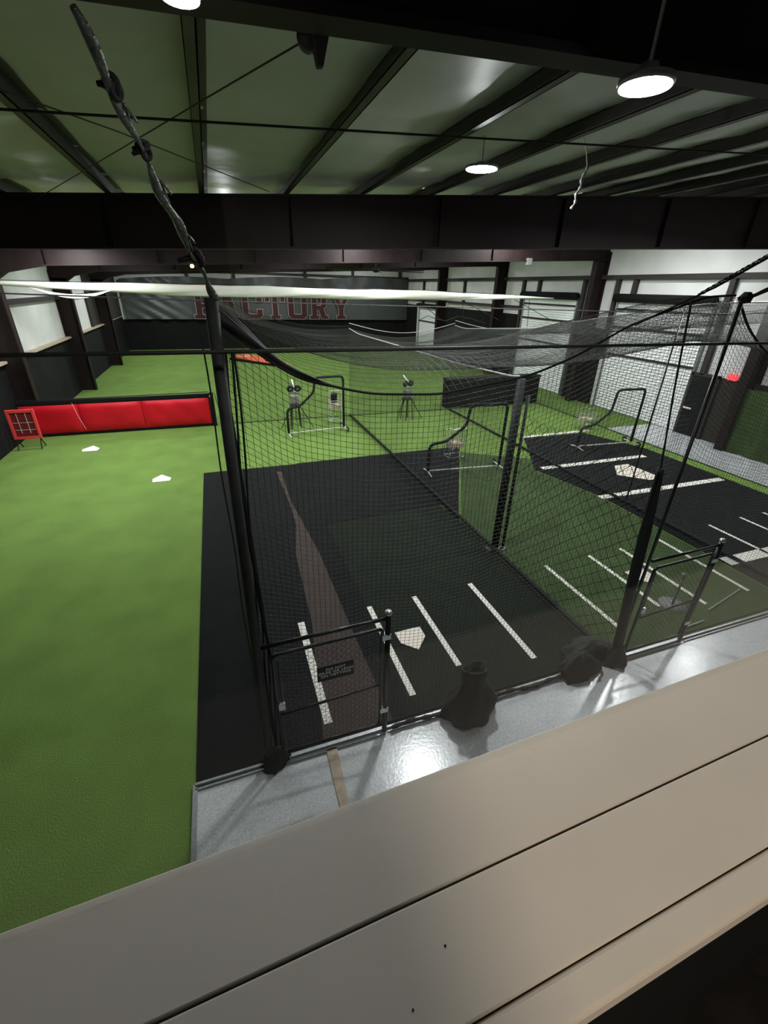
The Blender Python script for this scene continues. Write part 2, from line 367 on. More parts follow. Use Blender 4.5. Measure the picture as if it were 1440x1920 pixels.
mb = MB(); mb.prism([(8.9, 3.27), (13.4, 3.27), (13.4, 10.5), (12.6, 12.62), (9.95, 12.62), (8.4, 9.95), (8.9, 7.8)], 0, .014)
T(mb.build('floor_mat', 'mat_black', bevel=.004), 'black rubber mat of the right cage carrying broad cross stripes and a big plate', 'mat')
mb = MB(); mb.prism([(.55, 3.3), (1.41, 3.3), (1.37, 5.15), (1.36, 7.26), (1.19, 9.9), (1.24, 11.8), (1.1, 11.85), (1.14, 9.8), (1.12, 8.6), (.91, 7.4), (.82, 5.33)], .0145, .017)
T(mb.build('reflected_strip', 'brown'), 'brown tapering band mirrored in the window, along the black mat behind the gate', 'reflection')  # brown band mirrored in the window, modelled as a flat strip
mb = MB(); mb.box(-.845, .4, 0, -.80, 3.24, .035)
T(mb.build('edge_rail', 'rail'), 'metal edging between the green turf and the concrete strip below the ledge', 'edging')
mb = MB(); mb.prism([(.56, 3.2), (.68, 3.2), (.645, 2.45), (.55, 2.45)], .012, .03)
for (x, y) in ((.615, 3.0), (.6, 2.65)): mb.lathe([(.012, 0), (.01, .002)], (x, y, .0295), 10)
T(mb.build('mirrored_trim', 'wood', bevel=.002), 'pale mirrored window trim laid on the concrete strip in front of the gate', 'mirrored trim')  # window trim mirrored in the glass, modelled as a thin board
def strip(x0, y0, x1, y1, wd, name, label, grp, z=.0155):
    a = Vector((x0, y0)); b = Vector((x1, y1)); n = (b - a).normalized(); n = Vector((-n.y, n.x)) * wd / 2
    mb = MB(); mb.prism([tuple(a + n), tuple(b + n), tuple(b - n), tuple(a - n)][::-1], z, z + .003)
    return T(mb.build('line_strip', 'line'), label, 'line', grp)
G1 = 'white batter box lines in the first cage'
strip(.66, 3.52, .66, 5.40, .1, 'l', 'white line crossing the mirrored brown band, leftmost line in the first cage', G1, .018)
strip(1.79, 3.58, 1.79, 5.44, .085, 'l', 'white line just left of the first home plate, below the gate post', G1)
strip(2.60, 3.84, 2.60, 5.46, .085, 'l', 'white line just right of the first home plate', G1)
strip(3.70, 3.62, 3.70, 5.50, .09, 'l', 'rightmost white line of the first cage, near its right net', G1)
G2 = 'white batter box lines in the middle cage'
strip(5.39, 3.72, 5.39, 5.56, .075, 'l', 'leftmost white line in the middle cage', G2)
strip(6.47, 3.94, 6.47, 5.59, .075, 'l', 'second white line of the middle cage, left of its home plate', G2)
strip(7.30, 3.74, 7.30, 5.62, .075, 'l', 'third white line of the middle cage, right of its home plate', G2)
strip(8.41, 3.77, 8.41, 5.65, .075, 'l', 'rightmost white line of the middle cage beside the black mat', G2)
G3 = 'thin white lines at the near end of the right cage'
strip(10.14, 4.0, 10.14, 5.81, .075, 'l', 'thin white line crossing the broad stripe at the right edge of the picture', G3)
strip(11.25, 4.0, 11.25, 5.86, .075, 'l', 'second thin white line at the near end of the right cage', G3)
strip(12.08, 4.0, 12.08, 5.88, .075, 'l', 'third thin white line at the near end of the right cage', G3)
G4 = 'broad white cross stripes on the right cage mat'
strip(9.95, 12.75, 13.05, 12.82, .17, 'l', 'broad white stripe along the far edge of the right cage mat', G4)
strip(8.65, 9.93, 12.7, 9.93, .2, 'l', 'broad white cross stripe just beyond the big plate', G4)
strip(8.8, 7.76, 13.25, 7.74, .2, 'l', 'broad white cross stripe on the near side of the big plate', G4)
strip(8.95, 4.58, 12.9, 4.58, .26, 'l', 'widest white cross stripe nearest the camera in the right cage', G4)
def plate(pts, z, label, mt, name='home_plate'):
    mb = MB(); P = [Vector(p) for p in pts]; A = sum((P[i].x * P[(i + 1) % 5].y - P[(i + 1) % 5].x * P[i].y) for i in range(5))
    if A < 0: P = P[::-1]
    mb.prism([tuple(p) for p in P], z, z + .012)
    return T(mb.build(name, mt, bevel=.004), label, 'home plate')
plate([(1.97, 4.73), (2.39, 4.74), (2.39, 4.52), (2.18, 4.29), (1.98, 4.49)], .014, 'cream home plate in the first cage between two white lines', 'plate')
plate([(6.70, 4.92), (7.13, 4.93), (7.14, 4.70), (6.91, 4.46), (6.71, 4.68)], .013, 'cream home plate on the dark green turf of the middle cage', 'plate')
plate([(10.98, 9.47), (11.50, 9.47), (11.56, 8.34), (11.10, 8.27), (10.46, 8.85)], .015, 'oversized cream plate on the black mat of the right cage', 'plate')
plate([(-4.38, 15.36), (-4.14, 15.68), (-3.90, 15.36), (-3.94, 15.14), (-4.34, 15.14)], .0, 'white home plate on the green turf in front of the red padded wall', 'plate_w')
plate([(-2.10, 12.22), (-1.90, 12.5), (-1.64, 12.2), (-1.66, 12.0), (-2.08, 12.0)], .0, 'white home plate on the green turf left of the black mat corner', 'plate_w')
# ================================================================ FAR END: banner, mound, padded wall
bn = E('wall_banner', (0, YB - .3, 2.2)); T(bn, 'long grey banner with maroon block letters hung across the far wall', 'banner')
nu, nv = 180, 16; g = np.zeros((nv + 1, nu + 1, 3))
for i in range(nv + 1):
    v = i / nv
    for j in range(nu + 1):
        u = j / nu; x = -6.0 + u * 22.3
        top = 2.75 + .55 * u + .16 * abs(math.sin(u * 9.5)) - .1
        z = v * top
        fold = .10 * math.exp(-((x + 3.6) / 1.6) ** 2) * math.sin(9 * (x * .55 + z * .95)) + .02 * math.sin(x * 1.7 + z) + .05 * (v > .8) * math.sin(x * 4.1)
        g[i, j] = (x, -fold - .02, z)
MB().grid(g).build('banner_cloth', 'banner', bn, smooth=True)
# block letters as polygons on a 6 x 8 grid (slab serifs)
GL = {
 'F': ([[(0,0),(3,0),(3,1),(2.3,1),(2.3,3.2),(3.6,3.2),(3.6,2.5),(4.5,2.5),(4.5,5),(3.6,5),(3.6,4.3),(2.3,4.3),(2.3,6.9),(4.6,6.9),(4.6,5.8),(5.6,5.8),(5.6,8),(0,8),(0,7),(.7,7),(.7,1),(0,1)]], []),
 'A': ([[(0,0),(2.4,0),(2.4,1),(1.9,1),(2.2,2),(3.8,2),(4.1,1),(3.6,1),(3.6,0),(6,0),(6,1),(5.6,1),(3.9,8),(2.1,8),(.4,1),(0,1)]], [[(2.5,3.1),(3.5,3.1),(3.0,5.6)]]),
 'C': ([[(1,0),(5,0),(6,1),(6,2.8),(4.4,2.8),(4.4,1.3),(2,1.3),(1.7,1.6),(1.7,6.4),(2,6.7),(4.4,6.7),(4.4,5.2),(6,5.2),(6,7),(5,8),(1,8),(0,7),(0,1)]], []),
 'T': ([[(1.5,0),(4.5,0),(4.5,1),(3.8,1),(3.8,6.8),(4.8,6.8),(4.8,5.4),(6,5.4),(6,8),(0,8),(0,5.4),(1.2,5.4),(1.2,6.8),(2.2,6.8),(2.2,1),(1.5,1)]], []),
 'O': ([[(1,0),(5,0),(6,1),(6,7),(5,8),(1,8),(0,7),(0,1)]], [[(2,1.3),(4,1.3),(4.3,1.6),(4.3,6.4),(4,6.7),(2,6.7),(1.7,6.4),(1.7,1.6)]]),
 'R': ([[(0,0),(2.9,0),(2.9,1),(2.3,1),(2.3,3),(2.9,3),(3.9,0),(6,0),(6,1),(5.3,1),(4.5,3.3),(5.5,4),(5.5,7),(4.5,8),(0,8),(0,7),(.7,7),(.7,1),(0,1)]], [[(2.3,4.2),(3.6,4.2),(3.9,4.5),(3.9,6.5),(3.6,6.8),(2.3,6.8)]]),
 'Y': ([[(1.5,0),(4.5,0),(4.5,1),(3.8,1),(3.8,3.4),(5.5,7),(6,7),(6,8),(3.8,8),(3.8,7),(4,7),(3,4.9),(2,7),(2.2,7),(2.2,8),(0,8),(0,7),(.5,7),(2.2,3.4),(2.2,1),(1.5,1)]], [])}
def area(P): return sum(P[i][0] * P[(i + 1) % len(P)][1] - P[(i + 1) % len(P)][0] * P[i][1] for i in range(len(P)))
def offset_poly(P, d):
    n = len(P); out = []
    s = 1 if area(P) > 0 else -1
    for i in range(n):
        a, b, c = Vector(P[i - 1]), Vector(P[i]), Vector(P[(i + 1) % n])
        e1 = (b - a).normalized(); e2 = (c - b).normalized()
        n1 = Vector((e1.y, -e1.x)) * s; n2 = Vector((e2.y, -e2.x)) * s
        k = n1 + n2; k = k / max(.25, k.dot(n1) if k.length > 1e-6 else 1)
        out.append(tuple(b + k * d))
    return out
def letter_mesh(ch, sx, sz, d, depth, name, mt, parent, x0, y0, z0):
    cu = bpy.data.curves.new('tmp', 'CURVE'); cu.dimensions = '2D'; cu.fill_mode = 'BOTH'; cu.extrude = depth
    outer, holes = GL[ch]
    for P in outer:
        P = [(x * sx, y * sz) for x, y in P]; P = offset_poly(P, d) if d else P
        sp = cu.splines.new('POLY'); sp.points.add(len(P) - 1); sp.use_cyclic_u = True
        for q, p in zip(sp.points, P): q.co = (p[0], p[1], 0, 1)
    for P in holes:
        P = [(x * sx, y * sz) for x, y in P]; P = offset_poly(P, -d) if d else P
        sp = cu.splines.new('POLY'); sp.points.add(len(P) - 1); sp.use_cyclic_u = True
        for q, p in zip(sp.points, P): q.co = (p[0], p[1], 0, 1)
    tmp = bpy.data.objects.new('tmp', cu); C.objects.link(tmp); bpy.context.view_layer.update()
    me = bpy.data.meshes.new_from_object(tmp.evaluated_get(bpy.context.evaluated_depsgraph_get()))
    bpy.data.objects.remove(tmp); me.materials.clear(); me.materials.append(M[mt])
    o = bpy.data.objects.new(name, me); C.objects.link(o); o.parent = parent; o.rotation_euler = (math.pi / 2, 0, 0); o.location = (x0, y0, z0); return o
LP = [('F', -1.30), ('A', .42), ('C', 2.28), ('T', 4.05), ('O', 5.85), ('R', 7.6), ('Y', 9.5)]
for ch, x in LP:
    lo_ = letter_mesh(ch, .25, .235, .055, .01, 'letter_outline', 'letterline', bn, x, -.16, .08)
    letter_mesh(ch, .25, .235, 0, .01, 'letter', 'maroon', bn, x, -.19, .08)
# orange pitching mound
mn = E('pitching_mound', (2.6, 32.3, 0), math.radians(-52)); T(mn, 'orange portable pitching mound ramp on the far green turf', 'mound')
mb = MB(); V = [(-2.1, -.7, 0), (2.1, -.7, 0), (2.1, .7, 0), (-2.1, .7, 0), (-2.1, -.7, .26), (-1.1, -.7, .26), (2.1, -.7, .03), (-2.1, .7, .26), (-1.1, .7, .26), (2.1, .7, .03)]
mb.add(V, [(0, 3, 2, 1), (4, 5, 8, 7), (5, 6, 9, 8), (0, 1, 6, 5, 4), (3, 7, 8, 9, 2), (0, 4, 7, 3), (1, 2, 9, 6)])
mb.build('ramp', 'orange', mn); MB().box(-1.35, -.3, .26, -1.2, .3, .275).build('pitching_rubber', 'plate_w', mn)
MB().box(-2.14, -.74, 0, 2.1, -.7, .16).build('side_board', 'wallblack', mn)
# red padded wall
rw = E('padded_barrier', (-6.3, 17.15, 0)); T(rw, 'long low red vinyl padded barrier in a black frame across the left turf', 'barrier')
W_ = 5.75
for i, (a, b) in enumerate(((0.0, 1.65), (1.66, 3.55), (3.56, W_))):
    n1, n2 = 40, 14; g = np.zeros((n2, n1, 3))
    for p in range(n2):
        for q in range(n1):
            u = q / (n1 - 1); v = p / (n2 - 1); x = a + (b - a) * u
            puff = .07 * (1 - (2 * u - 1) ** 8) * (1 - (2 * v - 1) ** 6)
            if i == 2: puff += .022 * math.sin(u * 17 + 2.5 * v) * (1 - abs(2 * v - 1.3)) * (1 - (2 * u - 1) ** 4)
            else: puff += .006 * math.sin(u * 7 + v * 4)
            g[p, q] = (x, -.06 - puff, .10 + .93 * v)
    MB().grid(g).build('vinyl_pad', 'red', rw, smooth=True)
mb = MB(); mb.box(-.1, -.03, 1.05, W_ + .12, .07, 1.17); mb.box(-.1, -.05, 0, W_ + .1, .05, .09); mb.box(-.1, -.02, 0.05, W_ + .05, .04, 1.1)
mb.build('frame', 'wallblack', rw, bevel=.01)
MB().box(W_ + .02, -.1, 0, W_ + .17, .08, 1.2).build('end_post', 'primer', rw, bevel=.01)
MB().box(W_ + .03, -.11, 1.06, W_ + .12, -.1, 1.13).build('bracket', 'chrome', rw)
MB().tube([(W_ + .1, .06, 1.2), (W_ + .22, .03, 1.15), (W_ + .3, 0, .6), (W_ + .38, -.02, .14), (W_ + .75, -.1, .12)], .012, 6).build('cord', 'rope', rw)
MB().tube([(1.55, -.15, 1.1), (1.62, -.17, .7), (1.75, -.17, .2)], .006, 5).build('tie_cord', 'line', rw)
MB().tube([(0, .02, 1.2), (2, .02, 1.19), (4, .02, 1.21), (W_, .02, 1.22)], .014, 6).build('top_rope', 'rope', rw)
# nine pocket target
tg = E('strike_zone_target', (-5.82, 15.85, 0), 0); T(tg, 'small coral red framed target net standing at the left end of the red barrier', 'target')
mb = MB(); mb.box(-.36, -.03, .32, -.28, .03, 1.22); mb.box(.28, -.03, .32, .36, .03, 1.22); mb.box(-.28, -.03, 1.12, .28, .03, 1.22); mb.box(-.28, -.03, .32, .28, .03, .40)
mb.build('frame', 'redframe', tg, bevel=.015)
MB().box(-.28, .02, .40, .28, .05, 1.12).build('backing', 'reddark', tg)
mb = MB()
for x in (-.11, .11): mb.tube([(x, 0, .5), (x, 0, 1.1)], .008, 5)
for z in (.60, .82): mb.tube([(-.26, 0, z), (.26, 0, z)], .006, 5)
mb.build('pocket_lines', 'line', tg)
for x in (-.3, .3): MB().tube([(x, 0, .34), (x, .25, .015)], .015, 6).build('leg', 'pad_black', tg); MB().tube([(x, 0, .34), (x, -.15, .015)], .015, 6).build('leg', 'pad_black', tg)
# low black padded box at the far end of the right cage
bb = E('padded_barrier', (9.2, 17.35, 0)); T(bb, 'low black padded barrier at the far end of the right cage', 'barrier')
MB().box(0, 0, 0, 4.8, .5, 1.25).build('pad', 'wallblack', bb, bevel=.06)
MB().box(-.02, -.02, 1.18, 4.82, .52, 1.27).build('top_cap', 'pad_black', bb, bevel=.03)
# rolled white sheet
ts = E('bundled_sheet', (0, 17.3, 4.45)); T(ts, 'long bundled white sheet slung on a cable across the far end of the cages', 'sheet')
nu, nv = 260, 18; g = np.zeros((nu + 1, nv + 1, 3))
tt = [(-6.3, 4.62), (-3.9, 4.62), (.14, 4.66), (3.7, 4.63), (7.85, 4.64), (12.8, 4.53), (13.9, 4.49)]
tb = [(-6.3, 4.53), (-3.9, 4.42), (-1.5, 4.33), (.1, 4.31), (3.7, 4.31), (7.87, 4.32), (10.5, 4.37), (12.8, 4.46), (13.9, 4.47)]
for i in range(nu + 1):
    x = -6.3 + 20.2 * i / nu; a = interp(x, tt); b = interp(x, tb); hz = (a - b) / 2; cz = (a + b) / 2
    for j in range(nv + 1):
        th = 2 * math.pi * j / nv; rr = 1 + .10 * math.sin(3 * th + x * 1.3) + .06 * math.sin(5 * th + x * 3.1)
        g[i, j] = (x, .10 * min(1, hz * 8) * math.cos(th) * rr, cz - 4.45 + hz * math.sin(th) * rr)
MB().grid(g).build('sheet', 'white', ts, smooth=True)
MB().tube([(x, 0, interp(x, tt) - 4.45 + .02) for x in np.linspace(-6.3, 16.3, 60)], .008, 6).build('cable', 'rope', ts)
mb = MB(); G = np.array([[(-5.0 + 2.2 * u, -.12 - .02 * math.sin(9 * u), .03 - .28 * math.sin(math.pi * u) * v - .02 * u) for v in np.linspace(0, 1, 6)] for u in np.linspace(0, 1, 24)])
mb.grid(G[:, 3:]).build('loose_fold', 'white', ts, smooth=True)
# ================================================================ BATTING CAGES
Z1 = smooth_interp([(3.25, 4.7), (3.8, 4.56), (4.3, 4.40), (4.9, 4.14), (5.6, 3.75), (6.4, 3.40), (8.5, 3.32), (16, 3.23), (17.2, 3.32)])
Z2 = smooth_interp([(3.25, 4.75), (6.7, 4.60), (8, 4.40), (10, 4.08), (12, 3.72), (16.4, 3.36), (17.2, 3.42)])
Z3 = smooth_interp([(3.25, 4.8), (8.65, 4.44), (10, 4.24), (13.4, 4.05), (15.1, 3.77), (17.2, 3.45)])
ZL = [(3.25, 4.58), (8, 4.30), (12, 4.3), (17.2, 4.35)]
FR1 = smooth_interp([(-.03, 4.55), (.12, 4.46), (.30, 4.28), (.47, 4.14), (.78, 4.03), (1.09, 3.96), (1.68, 3.93), (2.54, 4.05), (3.0, 4.20), (3.54, 4.46), (4.38, 4.70), (4.8, 4.72)])
FR2 = smooth_interp([(4.8, 4.70), (5.1, 4.42), (5.48, 4.2), (6.2, 3.95), (7.0, 3.88), (8.0, 4.1), (9.2, 4.7)])
FR3 = smooth_interp([(9.2, 4.7), (10.5, 4.15), (11.6, 4.05), (12.8, 4.2), (13.9, 4.8)])
X0, X1, X2, X3, YF, YK = -.03, 4.75, 9.2, 13.9, 3.25, 17.2
def cage_net(label, fn, w_, h_, cell, r, mt='net', segu=24, segv=24, diamond=False, knots=0, top_r=.012, bot=True, bot_r=.012, cat='net', name='cage_net', topmat='rope', loc=(0, 0, 0)):
    e = E(name, loc); T(e, label, cat)
    L = np.array(loc, float)
    f2 = lambda u, v: fn(np.asarray(u, float), np.asarray(v, float)) - L
    mb = MB(); net(mb, f2, w_, h_, cell, r, segu, segv, diamond, knots); mb.build('netting', mt, e)
    u = np.linspace(0, 1, 60)
    if top_r: MB().tube(f2(u, u * 0 + 1), top_r, 6).build('top_rope', topmat, e)
    if bot: MB().tube(f2(u, u * 0) + np.array([0, 0, max(0, bot_r - .02)]), bot_r, 7).build('bottom_rope', 'rope', e)
    return e
def stk(*a): return np.stack(np.broadcast_arrays(*a), -1).astype(float)
def wavy(u, v, k=1): return .03 * k * np.sin(u * 23 + v * 4) * np.sin(v * math.pi)
def f_left(u, v):
    y = YF + (YK - YF) * u; zt = interp(y, ZL); return stk(X0 + .10 * np.sin(v * math.pi) * np.sin(u * 9) * .5 + wavy(u, v), y, .02 + (zt - .02) * v)
def f_front(x0, x1, FR):
    def f(u, v):
        x = x0 + (x1 - x0) * u; zt = interp(x, FR); return stk(x, YF + .04 + wavy(u, v, .7) + .02 * np.sin(u * 40 + v * 9) * np.sin(math.pi * v), .05 + (zt - .05) * v)
    return f
def f_div(x, y0, y1, Z, z0=.03):
    def f(u, v):
        y = y0 + (y1 - y0) * u; zt = interp(y, Z); return stk(x + wavy(u, v), y, z0 + (zt - z0) * v)
    return f
def f_far(x0, x1, za, zb):
    def f(u, v):
        x = x0 + (x1 - x0) * u; zt = za + (zb - za) * u - .35 * np.sin(u * math.pi); return stk(x, YK + wavy(u, v), .02 + (zt - .02) * v)
    return f
def f_roof(xa, xb, ZA, ZB, FR, sag):
    def f(u, v):
        y = YF + .04 + (YK - YF - .04) * u; x = xa + (xb - xa) * v
        za = interp(y, ZA); zb = interp(y, ZB); z = za + (zb - za) * v - sag * np.sin(v * math.pi) * np.minimum(1, u * 3 + .0)
        zf = interp(x, FR); k = np.exp(-u * 9); z = z * (1 - k) + zf * k
        return stk(x, y, z + .015 * np.sin(u * 60) * np.sin(v * math.pi))
    return f
cage_net('black net wall along the left side of the first cage beside the open turf', f_left, 14, 4.4, .048, .0016, segu=60, loc=(X0, YF, 0))
cage_net('black net curtain across the front of the first cage, nearest the ledge', f_front(X0, X1, FR1), 4.8, 4.1, .048, .0019, segu=50, knots=.0042, top_r=.010, loc=(X0, YF, 0))
cage_net('black net curtain across the front of the middle cage', f_front(X1 + .05, X2, FR2), 4.4, 4.1, .048, .0017, segu=50, top_r=.012, loc=(X1, YF, 0))
cage_net('black net curtain across the front of the right cage', f_front(X2, X3, FR3), 4.7, 4.2, .06, .0017, segu=40, loc=(X2, YF, 0))
cage_net('heavy wide diamond mesh panel between the front post and the next divider post', f_div(X1, YF + .1, 6.42, [(a, min(b, 2.85)) for a, b in Z1]), 3.1, 2.85, .145, .0045, diamond=True, bot_r=.045, segu=20, top_r=.0, loc=(X1, YF, 0))
cage_net('black net wall between the first cage and the middle cage, beyond the double post', f_div(X1, 6.42, YK, Z1), 10.8, 3.3, .048, .0021, bot_r=.04, segu=50, top_r=.016, topmat='rope_grey', loc=(X1, 6.42, 0))
cage_net('black net wall between the middle cage and the right cage', f_div(X2, YF, YK, Z2), 14, 4.1, .048, .0021, bot_r=.04, segu=60, top_r=.014, topmat='rope_grey', loc=(X2, YF, 0))
cage_net('black net wall along the right side of the right cage before the white doors', f_div(X3, YF, YK, Z3), 14, 4.2, .06, .0017, segu=60, top_r=.012, topmat='rope_grey', loc=(X3, YF, 0))
cage_net('far end net of the first cage behind the pitching machine', f_far(X0, X1, 4.4, 3.4), 4.8, 4.0, .048, .0016, top_r=.01, loc=(X0, YK, 0))
cage_net('far end net of the middle cage', f_far(X1, X2, 3.5, 3.5), 4.4, 3.4, .048, .0016, top_r=.012, topmat='rope_grey', loc=(X1, YK, 0))
cage_net('far end net of the right cage over the black barrier', f_far(X2, X3, 3.6, 3.6), 4.7, 3.5, .06, .0016, top_r=.012, topmat='rope_grey', loc=(X2, YK - .2, 0))
cage_net('sagging net roof of the first cage', f_roof(X0, X1, ZL, Z1, FR1, .42), 14, 4.8, .07, .0013, 'net_grey', segu=70, segv=24, top_r=0, bot=False, loc=(X0, YF, 3.5))
cage_net('sagging net roof of the middle cage', f_roof(X1, X2, Z1, Z2, FR2, .38), 14, 4.4, .048, .0017, 'net_grey', segu=70, segv=24, top_r=0, bot=False, loc=(X1, YF, 3.5))
cage_net('sagging net roof of the right cage', f_roof(X2, X3, Z2, Z3, FR3, .35), 14, 4.7, .06, .0017, 'net_grey', segu=70, segv=24, top_r=0, bot=False, loc=(X2, YF, 3.5))
# gathered net swag falling from the left front post along the catenary
mb = MB()
for k in range(9):
    xs = np.linspace(-.03, .95, 40); a_ = (xs + .03) / .98
    off = (1 - a_) ** 1.2
    mb.tube([(x, YF + .05 + .035 * o * math.cos(k * .7 + x * 6), interp(x, FR1) + .05 * o - .10 * o * (k / 8) + .012 * o * math.sin(x * 14 + k)) for x, o in zip(xs, off)], [.003 + .021 * o for o in off], 7)
T(mb.build('gathered_net', 'net', smooth=True), 'thick gathered black netting swag running down from the top of the left front post', 'net')
# ---- posts
def post(x, y, h, r, mt, label, name='cage_post', lean=(0, 0), base=True, cap=True):
    e = E(name, (x, y, 0)); T(e, label, 'post')
    MB().tube([(0, 0, .012), (lean[0] * .5, lean[1] * .5, h * .5), (lean[0], lean[1], h)], r, 12).build('pole', mt, e, smooth=True)
    if base: MB().lathe([(r * 2.6, 0), (r * 2.6, .012), (r * 1.3, .03)], (0, 0, .012), 16).build('base_plate', 'steel_black', e)
    return e
p = post(X0 - .02, YF - .03, 4.62, .042, 'post_grey', 'tall dark left front post of the first cage beside the gate', lean=(.05, 0))
MB().tube([(-.040 + .01 * z / 1.0 * .011 + .006 * math.sin(z * 5), -.02, z) for z in np.linspace(.3, 4.4, 40)], .006, 5).build('lacing_rope', 'post_grey', p)
mb = MB()
for k in range(7):
    mb.tube([(.05 + .03 * math.sin(z * 2 + k) + .012 * k, .05 + .02 * math.cos(z * 3 + k * 2), z) for z in np.linspace(.1, 4.3, 24)], .008, 4)
mb.build('gathered_edge', 'net', p)
p = post(4.80, YF, 4.72, .020, 'steel_black', 'tall black front post between the first cage and the middle cage')
sl = E('net_sleeve', (4.76, 3.22, .01)); T(sl, 'thick black bunched net sleeve leaning against the front post between the cages', 'net')
for k in range(5):
    zz = np.linspace(.0, 3.0, 26)
    MB().tube([(-.34 * (z / 3.0) + .028 * math.cos(k * 1.3 + z * .6), .028 * math.sin(k * 1.3 + z * .6), z) for z in zz], [.034 * min(1, (3.02 - z) / .9) ** .6 + .003 for z in zz], 8).build('net_fold', 'net', sl, smooth=True)
MB().tube([(-.34, 0, 3.0), (-.5, .02, 3.9), (-.62, .03, 4.66)], .010, 5).build('tie_rope', 'rope', sl)
p = post(4.80, 6.42, 3.38, .075, 'pad_black', 'thick black padded post halfway along the divider left of its thin twin', base=True)
post(4.98, 6.40, 3.1, .03, 'post_grey', 'slim grey post standing just right of the padded divider post')
post(9.24, 7.35, 4.55, .018, 'steel_black', 'slender black post in the divider before the large white roller door', base=False)
# nets bunches at post feet
def heap(name, label, cx, cy, rx, ry, h, mt='bag', seed=1, n=26, z0=.012):
    r2 = np.random.default_rng(seed); e = MB(); m_, k_ = 16, n; V = []; ph = r2.random(8) * 6
    for i in range(m_ + 1):
        t = i / m_; rad = math.sin(min(1, 1 - t + .0) * math.pi / 2) if t > 0 else 1.0; rad = (1 - t ** 2.2) ** .6
        for j in range(k_):
            th = 2 * math.pi * j / k_; wv = 1 + .16 * math.sin(3 * th + ph[0] + t * 3) + .10 * math.sin(7 * th + ph[1] - t * 5) + .05 * math.sin(13 * th + ph[2] + t * 9)
            V.append((rx * rad * wv * math.cos(th), ry * rad * wv * math.sin(th), z0 + h * t + .04 * h * math.sin(5 * th + ph[3])* (t > 0) * (t < 1)))
    F = [(i * k_ + j, i * k_ + (j + 1) % k_, (i + 1) * k_ + (j + 1) % k_, (i + 1) * k_ + j) for i in range(m_) for j in range(k_)] + [tuple(range(k_))[::-1]]
    e.add(V, F); return T(e.build(name, mt, loc=(cx, cy, 0), smooth=True), label, cat_of[name])
cat_of = {'net_bundle': 'net bundle', 'foot_wrap': 'padding'}
heap('foot_wrap', 'black bunched padding around the foot of the left front post', .0, 3.24, .15, .12, .26, seed=3)
heap('foot_wrap', 'black bunched padding around the foot of the front post between the cages', 4.74, 3.2, .17, .12, .34, seed=5)
heap('net_bundle', 'crumpled black net bundle lying by the rail left of the front post', 4.12, 3.22, .30, .17, .34, seed=8)
heap('net_bundle', 'broad black slumped net heap between the front post and the crumpled bundle', 4.45, 3.42, .40, .22, .30, seed=12)
# black sack hanging in the front of cage one
sk = E('black_sack', (2.33, 3.1, 0)); T(sk, 'black open-topped sack standing against the front rail of the first cage', 'sack')
V = []; n = 28; prof = [(.30, 0), (.33, .05), (.34, .16), (.31, .30), (.24, .40), (.17, .52), (.15, .68), (.155, .80), (.14, .80), (.12, .70)]
mb = MB(); m_ = len(prof)
for (r, z) in prof:
    for j in range(n):
        th = 2 * math.pi * j / n; wv = 1 + .12 * math.sin(3 * th + z * 7) + .09 * math.sin(5 * th + 1 - z * 9) + .05 * math.sin(9 * th + z * 4)
        V.append((r * wv * math.cos(th), r * .62 * wv * math.sin(th), .012 + z))
mb.add(V, [(i * n + j, i * n + (j + 1) % n, (i + 1) * n + (j + 1) % n, (i + 1) * n + j) for i in range(m_ - 1) for j in range(n)] + [tuple(range(n))[::-1], tuple(range((m_ - 1) * n, m_ * n))])
mb.build('cloth', 'bag', sk, smooth=True)
# ---- gates
def gate(name, x0, wd, label):
    e = E(name, (x0, YF - .02, 0)); T(e, label, 'gate')
    r = .022
    MB().tube([(0, 0, 1.70), (wd, 0, 1.72)], r, 10).build('header_bar', 'steel_black', e, smooth=True)
    MB().tube([(wd, 0, .012), (wd, 0, 1.78)], .03, 12).build('gate_post', 'steel_black', e, smooth=True)
    MB().lathe([(.036, 0), (.04, .02), (.03, .045)], (wd, 0, 1.77), 14).build('post_cap', 'chrome', e, smooth=True)
    MB().tube(rounded([(.10, 0, .14), (.10, 0, 1.57), (wd - .06, 0, 1.60), (wd - .06, 0, .14), (.10, 0, .14)], .06), r * .9, 10).build('gate_frame', 'steel_black', e, smooth=True)
    MB().tube([(.10, 0, .74), (wd - .06, 0, .80)], .014, 8).build('mid_rail', 'steel_black', e, smooth=True)
    MB().tube([(.15, .01, .74), (.15, .01, 1.5)], .014, 8).build('latch_rod', 'steel_black', e)
    MB().box(.10, -.04, .84, .17, .0, .93).build('latch', 'chrome', e, bevel=.01)
    for z in (.35, 1.45): MB().box(wd - .07, -.03, z, wd + .03, .02, z + .07).build('hinge', 'chrome', e, bevel=.008)
    mb = MB(); mb.box(.0, -.01, .02, wd, .03, .05); mb.box(.0, -.06, .0, wd, -.04, .03)
    mb.build('sill_rail', 'rail', e)
    mb = MB(); net(mb, lambda u, v: stk(.12 + (wd - .2) * np.asarray(u, float), 0 * np.asarray(u, float), .16 + 1.4 * np.asarray(v, float)), wd - .2, 1.4, .055, .002, diamond=True); mb.build('gate_mesh', 'net', e)
    return e
gate('cage_gate', .0, 1.27, 'black framed net gate at the left front corner of the first cage')
gate('cage_gate', 4.83, 1.22, 'black framed net gate of the middle cage, right of the front post')
